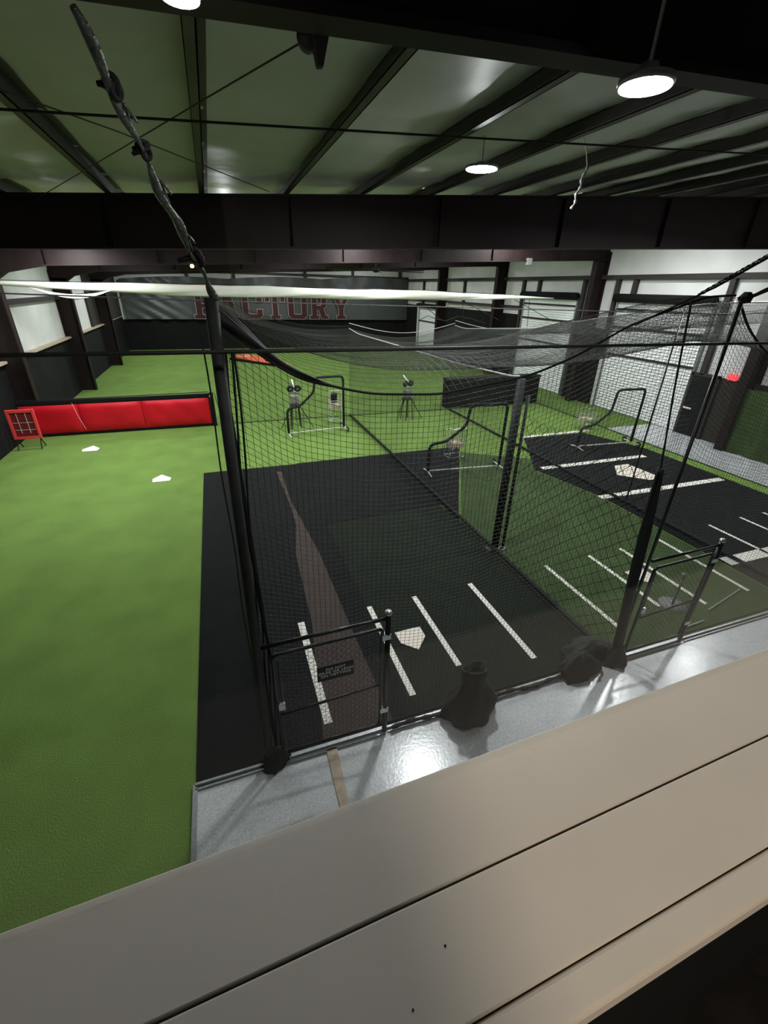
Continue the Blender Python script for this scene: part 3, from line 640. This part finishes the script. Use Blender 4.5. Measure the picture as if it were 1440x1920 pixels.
# rails on the floor
def rail(x0, x1, label, z=.012):
    mb = MB(); mb.box(x0, 3.225, 0, x1, 3.25, .05); mb.box(x0, 3.18, 0, x1, 3.195, .035)
    return T(mb.build('floor_rail', 'rail'), label, 'rail')
rail(-.82, -.06, 'short metal floor rail between the turf corner and the left front post')
rail(1.3, 4.05, 'long metal floor rail along the front of the first cage')
rail(6.1, 13.9, 'metal floor rail along the front of the middle and right cages')
mb = MB(); mb.tube([(x, 3.19 + .01 * math.sin(x * 9), .07 + .015 * math.sin(x * 5)) for x in np.linspace(1.35, 4.0, 50)], [.022 + .008 * math.sin(k * 1.7) for k in range(50)], 8)
T(mb.build('rolled_net_hem', 'net'), 'rolled black net hem lying on the floor rail of the first cage', 'net')
# sign
sg = E('warning_sign', (.70, YF - .055, 1.2)); T(sg, 'small black warning sign with pale lettering tied to the first gate', 'sign')
MB().box(-.19, -.004, -.09, .19, .004, .11).build('panel', 'net', sg)
cu = bpy.data.curves.new('tmp', 'FONT'); cu.body = 'DO NOT\nGRAB OR LEAN\nON NETTING'; cu.size = .043; cu.align_x = 'CENTER'; cu.space_line = 1.0; cu.extrude = .001; cu.offset = .0011; cu.space_character = 1.1
tmp = bpy.data.objects.new('tmp', cu); C.objects.link(tmp); bpy.context.view_layer.update()
me = bpy.data.meshes.new_from_object(tmp.evaluated_get(bpy.context.evaluated_depsgraph_get())); bpy.data.objects.remove(tmp)
me.materials.clear(); me.materials.append(M['line'])
lt = bpy.data.objects.new('lettering', me); C.objects.link(lt); lt.parent = sg; lt.rotation_euler = (math.pi / 2, 0, 0); lt.location = (0, -.007, .048); lt.scale = (1.12, 1, 1)
for x in (-.18, .18): MB().tube([(x, 0, .10), (x, .01, .16)], .003, 4).build('cable_tie', 'rope_grey', sg)
# ---- cables
def cable(name, pts, r, mt, label, n=60, sag=0, cat='cable'):
    P = [Vector(p) for p in pts]; Q = []
    tot = len(P) - 1
    for k in range(n + 1):
        s = k / n * tot; i = min(int(s), tot - 1); t = s - i; q = P[i].lerp(P[i + 1], t); q.z -= sag * math.sin(math.pi * k / n); Q.append(q)
    o = P[0]
    return T(MB().tube([tuple(q - o) for q in Q], r, 6).build(name, mt, loc=tuple(o), smooth=True), label, cat)
cable('steel_pipe', [(-3.2, 3.05, 4.33), (9.0, 3.05, 4.30)], .013, 'post_grey', 'long thin grey pipe running level across the whole hall just behind the ledge', cat='pipe')
cable('support_cable', [(-3.0, 3.3, 4.66), (.0, 3.3, 4.60), (4.8, 3.3, 4.55), (9.5, 3.3, 4.7)], .004, 'rope_grey', 'thin pale cable across the hall below the white sheet', sag=.0)
cable('bracing_cable', [(-6.2, 4.55, 5.44), (.2, 4.55, 5.83), (10, 4.55, 6.42)], .009, 'girt', 'dark cable strung across under the roof purlins', sag=.03)
cable('tie_rope', [(4.82, 3.2, 4.70), (5.25, 2.95, 4.95), (5.8, 2.2, 5.5)], .012, 'rope', 'black rope from the front post top up to the near roof beam', n=20, cat='rope')
cable('tie_rope', [(3.54, 3.25, 4.46), (4.38, 3.24, 4.78), (4.94, 3.2, 5.06), (5.5, 2.5, 5.5)], .009, 'rope', 'upper black rope carrying the front net edge up to the near roof beam', n=30, cat='rope')
mb = MB()
for k in range(3):
    t = np.linspace(0, 1, 40); mb.tube(np.stack([4.2 + .85 * t + .02 * np.sin(t * 30 + k * 2), 3.23 + .02 * np.cos(t * 30 + k * 2), 4.72 + .40 * t], 1), .006, 5)
T(mb.build('cable_twist', 'rope'), 'twisted black lashing wound round the rope right of the front post', 'rope')
mb = MB()
for k in range(3):
    P = [(4.82, 3.22, 4.70), (4.95, 3.2, 4.76), (5.1, 3.18, 4.83), (5.4, 3.1, 4.93)]
    mb.tube([(a + .01 * math.sin(i * 3 + k * 2), b, c + .015 * math.cos(i * 3 + k)) for i, (a, b, c) in enumerate(P)], .008, 5)
mb.lathe([(.01, -.03), (.05, -.02), (.06, .03), (.03, .07)], (4.80, 3.22, 4.68), 10)
T(mb.build('rope_knot', 'rope'), 'knotted black rope clamp on top of the front post between the cages', 'rope')
# loose cords hanging below the white sheet at the far end
for pts, nm, lb in (
    ([(7.68, 3.58), (8.07, 3.76), (8.44, 3.64), (8.88, 3.57), (9.47, 3.75), (10.12, 3.63), (10.78, 3.47)], 'slack_cord', 'zigzag slack black cord below the white sheet at the far end'),
    ([(7.60, 4.31), (8.68, 3.59)], 'slanting_cord', 'leftmost slanting black cord tied below the white sheet'),
    ([(9.50, 4.33), (11.42, 3.59)], 'slanting_cord', 'middle slanting black cord tied below the white sheet'),
    ([(12.0, 4.40), (14.2, 3.56)], 'slanting_cord', 'rightmost slanting black cord tied below the white sheet'),
    ([(9.53, 4.35), (9.63, 3.51)], 'drop_cord', 'short upright black cord hanging under the white sheet'),
    ([(12.72, 4.42), (12.86, 2.72)], 'drop_cord', 'long upright black cord hanging in front of the farther roller door')):
    cable(nm, [(a_, 17.42 if nm != 'drop_cord' else 17.36, b_) for a_, b_ in pts], .012, 'rope', lb, n=24, cat='cord')
# roof bracing rods
cable('brace_rod', [(1.05, 2.3, 5.86), (.25, 4.3, 5.92), (-2.3, 9.5, 5.80)], .006, 'girt', 'thin diagonal bracing rod under the roof running toward the left', cat='rod')
cable('brace_rod', [(-2.2, 3.2, 5.80), (-.6, 5.7, 5.92), (1.1, 8.7, 6.03)], .006, 'girt', 'thin diagonal bracing rod under the roof running toward the right', cat='rod')
# twisted wrapped rope with knots from near beam to left post
rp = E('wrapped_rope', (-.29, 2.2, 5.47)); T(rp, 'thick twisted grey rope with knots hanging from the near beam to the left front post', 'rope')
a = np.array([-.29, 2.2, 5.47]); b = np.array([.03, 3.22, 4.62]); nT = 90; P = []; R = []
for i in range(nT):
    t = i / (nT - 1); q = a + (b - a) * t - a; q[2] -= .03 * math.sin(math.pi * t)
    r = (.016 + .005 * math.sin(t * 34) + .006 * math.sin(t * 13 + 1)) * min(1, .55 + t * 4)
    P.append(q + np.array([.008 * math.sin(t * 25), 0, .006 * math.cos(t * 21)])); R.append(max(.007, r))
MB().tube(P, R, 9).build('strand', 'trans_grey', rp, smooth=True)
for t, sc_, s_ in ((.16, 1.0, 1), (.33, .9, 2), (.76, 1.25, 3)):
    c = a + (b - a) * t - a; r2 = np.random.default_rng(s_); mb = MB()
    mb.torus(c + np.array([0, 0, .01]), .024 * sc_, .012 * sc_, axis=tuple(r2.normal(size=3)), n=14, k=7); mb.torus(c + np.array([.012, 0, -.01]), .022 * sc_, .011 * sc_, axis=tuple(r2.normal(size=3)), n=14, k=7)
    for k in range(3):
        d = r2.normal(size=3) * .012 * sc_ + np.array([-.026, 0, -.006 * k]) * sc_ * (1 if k < 2 else -1); mb.tube([c, c + d * .8 + np.array([0, 0, .004]), c + d * 1.5], [.013 * sc_, .012 * sc_, .009 * sc_], 7)
    mb.build('knot', 'rope', rp, smooth=True)
for t, s_ in ((.22, 4), (.45, 5), (.66, 6)):
    c = a + (b - a) * t - a; r2 = np.random.default_rng(s_); mb = MB(); d = (b - a) / np.linalg.norm(b - a)
    pts = [c - d * .05 + np.array([.0, 0, 0])] + [c + d * (.03 * math.sin(q)) + np.array([.032 * math.sin(q * .5 + .4), 0, .012 * math.cos(q)]) for q in np.linspace(0, 5, 9)] + [c + d * .09]
    mb.tube(pts, .006, 6); mb.build('loop', 'trans_grey', rp, smooth=True)
# hanging cord on the right
hc = E('hanging_cord', (4.46, 5.5, 6.36)); T(hc, 'pale hanging cord with a twisted grey wrap below the roof, left of the rope coils', 'cord')
MB().tube([(-.06, 0, .0), (-.03, 0, -.01), (.05, 0, -.14), (.10, 0, -.27)], .006, 6).build('cord', 'line', hc)
MB().tube([(.10 - .02 * t + .015 * math.sin(t * 3), 0, -.27 - .08 * t) for t in np.linspace(0, 5.5, 22)], [.016 + .008 * math.sin(k * 1.9) for k in range(22)], 7).build('wrap', 'rope_grey', hc, smooth=True)
# beam bracket
bk = E('beam_bracket', (.52, 2.28, 5.57)); bk.scale = (.85, .85, .85); T(bk, 'dark wedge shaped bracket hanging from the near roof beam', 'bracket')
MB().obox((0, 0, .06), (.05, 0, 0), (0, .04, 0), (0, 0, .05)).build('clamp', 'girt', bk, bevel=.01)
mb = MB(); mb.lathe([(.045, 0), (.05, .02), (.05, .06), (.035, .08)], (-.05, 0, -.02), 14, (0.3, 1, 0)); mb.build('swivel', 'girt', bk, smooth=True)
MB().add([(-.045, -.03, .02), (.06, -.03, .03), (.06, .03, .03), (-.045, .03, .02), (-.01, -.02, -.13), (.02, -.02, -.125), (.02, .02, -.125), (-.01, .02, -.13)], [(0, 3, 2, 1), (4, 5, 6, 7), (0, 1, 5, 4), (1, 2, 6, 5), (2, 3, 7, 6), (3, 0, 4, 7)]).build('wedge_arm', 'girt', bk, bevel=.006)
# ================================================================ LAMPS
def lamp(x, y, z, label, grp='round high bay lamps under the roof', k=1.0, pw=1.0):
    e = E('high_bay_lamp', (x, y, z)); T(e, label, 'lamp', grp)
    MB().lathe([(.205 * k, 0), (.21 * k, .01), (.205 * k, .025), (.15 * k, .035), (.09 * k, .04), (.06 * k, .07), (.03 * k, .075)], (0, 0, 0), 28).build('housing', 'lampbody', e, smooth=True)
    MB().lathe([(.19 * k, 0), (.19 * k, -.006)], (0, 0, 0), 28).build('lens', 'lens', e)
    MB().tube([(0, 0, .07 * k), (0, 0, zroof(x) - .09 - z)], .008, 6).build('suspension_rod', 'chrome', e)
    d = bpy.data.lights.new('lamp_light', 'AREA'); d.shape = 'DISK'; d.size = .38 * k; d.energy = LAMP_W * pw; d.color = (.96, .98, 1.0)
    o = bpy.data.objects.new('lamp_light', d); C.objects.link(o); o.parent = e; o.location = (0, 0, -.012)
    d = bpy.data.lights.new('ceiling_fill', 'POINT'); d.shadow_soft_size = .03; d.energy = LAMP_W * pw * .12; d.color = (.96, .98, 1.0)  # added fill light to brighten the ceiling, not from the fixture itself
    o = bpy.data.objects.new('ceiling_fill', d); C.objects.link(o); o.parent = e; o.location = (0, 0, -.06)
    return e
lamp(.030, 1.83, 5.408, 'small round lamp at the top left above the twisted rope', k=.27, pw=.03)
lamp(3.40, 6.03, 6.05, 'high bay lamp between the roof purlins, middle of the picture')
lamp(1.79, 1.90, 5.46, 'large looking bright round lamp at the upper right in front of the near beam', k=.52, pw=.06)
rest = [(9.6, 6.3), (12.9, 6.4), (-3.6, 11.6), (.6, 12.4), (5.4, 12.4), (10.4, 12.4), (13.6, 12.6), (-3.6, 16.2), (5, 16.2), (11, 16.2), (-3.2, 22), (4.5, 22), (11.5, 22), (-3.2, 29), (4.5, 29), (11.5, 29), (-3.2, 36), (4.5, 36), (11.5, 36)]
for x, y in rest: lamp(x, y, ztop(x) - .10 if y > 8 else 6.05, 'round high bay lamp farther along the hall roof, hidden behind the beams')
o = MB().lathe([(.03, 0), (.06, -.03), (.05, -.08), (.01, -.10)], (0, 0, 0), 14).build('amber_beacon', 'glow', loc=(-.62 + .2, 17.1, 5.22), smooth=True)
T(o, 'small glowing amber lamp under the dark roof beam at the left', 'lamp')
o = MB().box(-.13, -.06, -.13, .13, .06, .13).build('flood_lamp', 'plastic_grey', loc=(12.3, 17.22, 5.78), bevel=.03)
T(o, 'small grey box lamp fixed to the far roof beam on the right', 'lamp')
# ceiling fan
fn_ = E('ceiling_fan', (7.4, 22, 5.42)); T(fn_, 'large dark ceiling fan with long thin blades below the far roof', 'fan')
MB().tube([(0, 0, 0), (0, 0, .9)], .03, 8).build('down_rod', 'girt', fn_)
MB().lathe([(.02, -.1), (.14, -.06), (.14, .06), (.05, .12)], (0, 0, 0), 18).build('hub', 'girt', fn_, smooth=True)
for k in range(6):
    th = k * math.pi / 3 + .12; d = np.array([math.cos(th), math.sin(th), 0]); q = np.array([-math.sin(th), math.cos(th), 0])
    MB().obox(d * 1.35, d * 1.2, q * .08 + np.array([0, 0, .02]), (0, 0, .008)).build('blade', 'primer', fn_)
# ================================================================ RIGHT WALL DOORS
def roller(name, y0, y1, zb, ztp, label):
    e = E('trim_x', (XR - .05, (y0 + y1) / 2, 0)); e.name = name; S(e)
    L = y1 - y0; mb = MB(); n = int((ztp - zb) / .11); prof = []
    V = []; 
    for k in range(n * 2 + 1):
        z = zb + (ztp - zb) * k / (n * 2); x = -.03 if k % 2 else .0
        V += [(x, -L / 2, z), (x, L / 2, z)]
    mb.add(V, [(2 * k, 2 * k + 1, 2 * k + 3, 2 * k + 2) for k in range(n * 2)]); mb.build('slat_curtain', 'slat', e)
    MB().tube([(-.18, -L / 2 - .1, ztp + .12), (-.18, L / 2 + .1, ztp + .12)], .16, 16).build('roll_housing', 'wallblack', e, smooth=True)
    mb = MB(); mb.box(-.08, -L / 2 - .08, 0, 0, -L / 2, ztp); mb.box(-.08, L / 2, 0, 0, L / 2 + .08, ztp); mb.build('guide_rail', 'rail', e)
    mb = MB()
    for z in (2.3, 3.4, 4.1): mb.box(-.045, -L / 2, z, -.03, L / 2, z + .09)
    mb.build('stiffener_bar', 'girt', e)
    return e
roller('door_1', 11.9, 16.1, .02, 4.45, '')
roller('door_2', 18.6, 22.7, .02, 4.45, '')
roller('door_3', 33.6, 36.9, .02, 3.4, '')
d4 = E('door_4', (XR - .1, 11.35, 0)); S(d4)
MB().box(-.05, -.48, .01, .02, .42, 2.15).build('door_leaf', 'wallblack', d4, bevel=.01)
MB().tube([(-.10, .36, 1.0), (-.13, .30, 1.0), (-.13, .05, 1.0)], .035, 8).build('push_bar', 'white_steel', d4, smooth=True)
mb = MB(); mb.box(-.06, -.55, 0, .04, -.48, 2.25); mb.box(-.06, .42, 0, .04, .5, 2.25); mb.box(-.06, -.55, 2.15, .04, .5, 2.25); mb.build('door_frame', 'girt', d4)
T(MB().box(-.04, -.16, -.10, .0, .16, .10).build('exit_light', 'exit', loc=(XR - .06, 10.45, 2.28), bevel=.01), 'glowing red exit light on the right wall near the dark door', 'sign')
mb = MB()
nn = 60; g = np.array([[(XR - .5 + .06 * math.sin(q * .9), 4.0 + q * .1, z) for z in (0.02, .7, 1.4, 2.1)] for q in range(nn)])
T(mb.grid(g).build('wall_curtain', 'turf_dark', smooth=True), 'dark green curtain along the right wall past the door', 'curtain')
# ================================================================ TRAINING EQUIPMENT
def screen(x0, y0, x1, y1, zl, label, zt=1.92, diag=(.34, .55)):
    e = E('protective_screen', (x0, y0, .014), math.atan2(y1 - y0, x1 - x0)); T(e, label, 'screen', 'wheeled L shaped pitching screens')
    W = math.hypot(x1 - x0, y1 - y0)
    pts = rounded([(0, 0, .1), (0, 0, zl), (W * .22, 0, zl + .07), (W * .47, 0, zl + .50), (W * .50, 0, zt), (W, 0, zt), (W, 0, .1)], .16, 6)
    MB().tube(pts, .042, 12).build('padded_frame', 'pad_black', e, smooth=True)
    MB().tube([(-.02, 0, .09), (W + .02, 0, .09)], .02, 10).build('base_bar', 'white_steel', e, smooth=True)
    MB().tube([(0, -.32, .03), (0, 0, .08), (0, .32, .03)], .02, 8).build('foot', 'white_steel', e, smooth=True)
    MB().tube([(W, -.32, .1), (W, .32, .1)], .02, 8).build('foot', 'white_steel', e, smooth=True)
    for s in (-1, 1):
        wh = MB().torus((W + .02, s * .33, .1), .075, .025, (1, 0, 0), 20, 8).build('wheel', 'tyre', e, smooth=True)
        MB().lathe([(.05, -.015), (.05, .015)], (W + .02, s * .33, .1), 14, (1, 0, 0)).build('hub', 'chrome', wh)
    xs = np.array([0, 0, W * .22, W * .47, W * .5, W]); 
    def top(x): return np.interp(x, [0, W * .22, W * .45, W * .5, W], [zl, zl + .07, zl + .45, zt, zt])
    mb = MB(); net(mb, lambda u, v: stk(W * np.asarray(u, float), .01 + 0 * np.asarray(v, float), .1 + (top(W * np.asarray(u, float)) - .12) * np.asarray(v, float)), W, 1.7, .05, .0013, segu=40, segv=8); mb.build('screen_net', 'net', e)
    return e
screen(1.95, 15.10, 4.0, 15.35, .93, 'black padded L screen on wheels in the first cage, farthest left')
screen(5.17, 10.50, 7.38, 10.30, .86, 'black padded L screen in the middle cage before a ball basket')
screen(11.0, 11.15, 13.2, 11.0, .72, 'black padded L screen in the right cage beside the white roller door')
def machine(x, y, label, rz=0):
    e = E('pitching_machine', (x, y, 0), rz); T(e, label, 'pitching machine', 'two wheel pitching machines')
    for k, (fx, fy) in enumerate(((-.55, -.05), (.6, -.25), (.12, .75))):
        MB().tube([(fx * .08, fy * .08, 1.0), (fx, fy, .02)], [.018, .014], 8).build('leg', 'steel_black', e)
    mb = MB(); mb.box(-.16, -.16, .80, .16, .16, .86)
    for sx in (-1, 1):
        for sy in (-1, 1): mb.tube([(sx * .12, sy * .12, .82), (sx * .17, sy * .17, .02)], .02, 6)
    mb.build('stand', 'post_grey', e)
    MB().obox((0, 0, 1.05), (.14, 0, 0), (0, .12, 0), (0, .02, .12)).build('motor_housing', 'plastic_grey', e, bevel=.02)
    for s in (-1, 1):
        wh = MB().torus((s * .13, 0, 1.42), .085, .045, (.15 * s, 1, .2), 20, 8).build('throwing_wheel', 'tyre', e, smooth=True)
        MB().lathe([(.07, -.02), (.07, .02)], (s * .13, 0, 1.42), 14, (.15 * s, 1, .2)).build('hub', 'plastic_grey', wh)
    MB().obox((0, -.02, 1.27), (.20, 0, 0), (0, .03, 0), (0, 0, .03)).build('wheel_bracket', 'chrome', e, bevel=.006)
    MB().tube([(-.02, .28, 1.68), (0, .0, 1.46)], .03, 8).build('ball_chute', 'white_steel', e, smooth=True)
    MB().tube([(.18, -.1, 1.15), (.26, -.16, 1.3)], .012, 6).build('handle', 'chrome', e)
    return e
machine(2.38, 16.1, 'tripod pitching machine behind the farthest left L screen')
machine(6.80, 16.1, 'tripod pitching machine in the middle cage beside the black barrier', .3)
BALL = MB().lathe([(.001, -.037), (.018, -.032), (.031, -.019), (.037, 0), (.031, .019), (.018, .032), (.001, .037)], (0, 0, 0), 10).build('baseball', 'ballc', smooth=True)
first_ball = [True]
def basket(x, y, label, ball_label, grp, n, zb=.55, h=1.25, wx=.22, wy=.17, rz=0, mt='white_steel', bh=.32):
    e = E('ball_basket', (x, y, .012), rz); T(e, label, 'basket', 'wire ball baskets on stands')
    for sx in (-1, 1):
        for sy in (-1, 1): MB().tube([(sx * wx, sy * wy, 0), (sx * wx, sy * wy, zb + bh)], .010, 6).build('leg', mt, e)
    MB().tube(rounded([(-wx, -wy, zb + bh - .02), (-wx, -wy, h), (wx, -wy, h), (wx, -wy, zb + bh - .02)], .06), .010, 6).build('handle', mt, e)
    MB().tube(rounded([(-wx, wy, zb + bh - .02), (-wx, wy, h - .08), (wx, wy, h - .08), (wx, wy, zb + bh - .02)], .06), .009, 6).build('handle', mt, e)
    mb = MB()
    for z in (.10, ): mb.tube([(-wx, -wy, z), (wx, -wy, z), (wx, wy, z), (-wx, wy, z), (-wx, -wy, z)], .008, 6)
    mb.tube([(-wx, -wy, .10), (wx * .2, wy, .3)], .008, 6); mb.build('lower_brace', mt, e)
    mb = MB()
    for z in np.linspace(zb, zb + bh, 5): mb.tube([(-wx, -wy, z), (wx, -wy, z), (wx, wy, z), (-wx, wy, z), (-wx, -wy, z)], .004 if z < zb + bh - .01 else .007, 5)
    for q in np.linspace(-wx, wx, 8):
        mb.tube([(q, -wy, zb + bh), (q, -wy, zb), (q, wy, zb), (q, wy, zb + bh)], .003, 4)
    for q in np.linspace(-wy, wy, 6):
        mb.tube([(-wx, q, zb + bh), (-wx, q, zb), (wx, q, zb), (wx, q, zb + bh)], .003, 4)
    mb.build('wire_bin', mt, e)
    # balls: packed on a jittered lattice inside the bin
    k = 0; z = zb + .045; cr, sr = math.cos(rz), math.sin(rz)
    while k < n:
        for a in np.arange(-wx + .045, wx - .03, .078):
            for b in np.arange(-wy + .045, wy - .03, .078):
                if k >= n: break
                px, py = a + rng.uniform(-.004, .004), b + rng.uniform(-.004, .004)
                if first_ball[0]: o = BALL; first_ball[0] = False
                else: o = BALL.copy(); C.objects.link(o)
                o.location = (x + px * cr - py * sr, y + px * sr + py * cr, .012 + z + rng.uniform(0, .006)); T(o, ball_label, 'baseball', grp); k += 1
        z += .074
    return e
basket(3.93, 16.35, 'wire ball basket with a black bucket hooked above it, behind the left L screen', 'worn cream baseball in the basket under the black bucket', 'baseballs in the first cage basket', 46)
bk = MB().lathe([(.11, 0), (.135, .30), (.14, .31), (.13, .305), (.105, .02)], (0, 0, 0), 20).build('bucket', 'bag', loc=(3.88, 16.32, .80), smooth=True)
T(bk, 'black bucket sitting in the top of the first cage ball basket', 'bucket')
basket(6.50, 11.45, 'wire ball basket on a slim stand behind the middle cage L screen', 'cream baseball in the basket behind the middle L screen', 'baseballs in the middle cage basket', 52, zb=.38, h=.98, wx=.27, wy=.18, mt='chrome')
basket(13.05, 13.1, 'low wire ball basket in front of the white roller door', 'cream baseball in the basket before the white roller door', 'baseballs in the right cage basket', 44, zb=.32, h=.84, wx=.30, wy=.22, rz=.2, mt='chrome', bh=.3)
# batting tee and stray sticks in the middle cage
te = E('batting_tee', (6.86, 4.40, .012)); T(te, 'grey batting tee with a round base beside the middle home plate', 'tee')
MB().lathe([(.22, 0), (.22, .015), (.05, .03)], (-.15, -.5, 0), 22).build('base', 'plastic_grey', te, smooth=True)
MB().tube([(-.15, -.5, .02), (-.15, -.5, .55)], .018, 8).build('stem', 'plastic_grey', te, smooth=True)
MB().lathe([(.02, 0), (.03, .05), (.045, .10)], (-.15, -.5, .54), 12).build('cup', 'plastic_grey', te, smooth=True)
T(MB().tube([(0, 0, 0), (1.12, .24, 0)], .012, 6).build('agility_pole', 'rope_grey', loc=(7.17, 3.6, .026)), 'pale grey pole lying on the turf mat below the rightmost line', 'pole')
T(MB().tube([(0, 0, 0), (.52, .03, 0)], .014, 6).build('agility_pole', 'rope_grey', loc=(6.33, 3.40, .028)), 'short grey pole lying by the rail of the middle cage', 'pole')
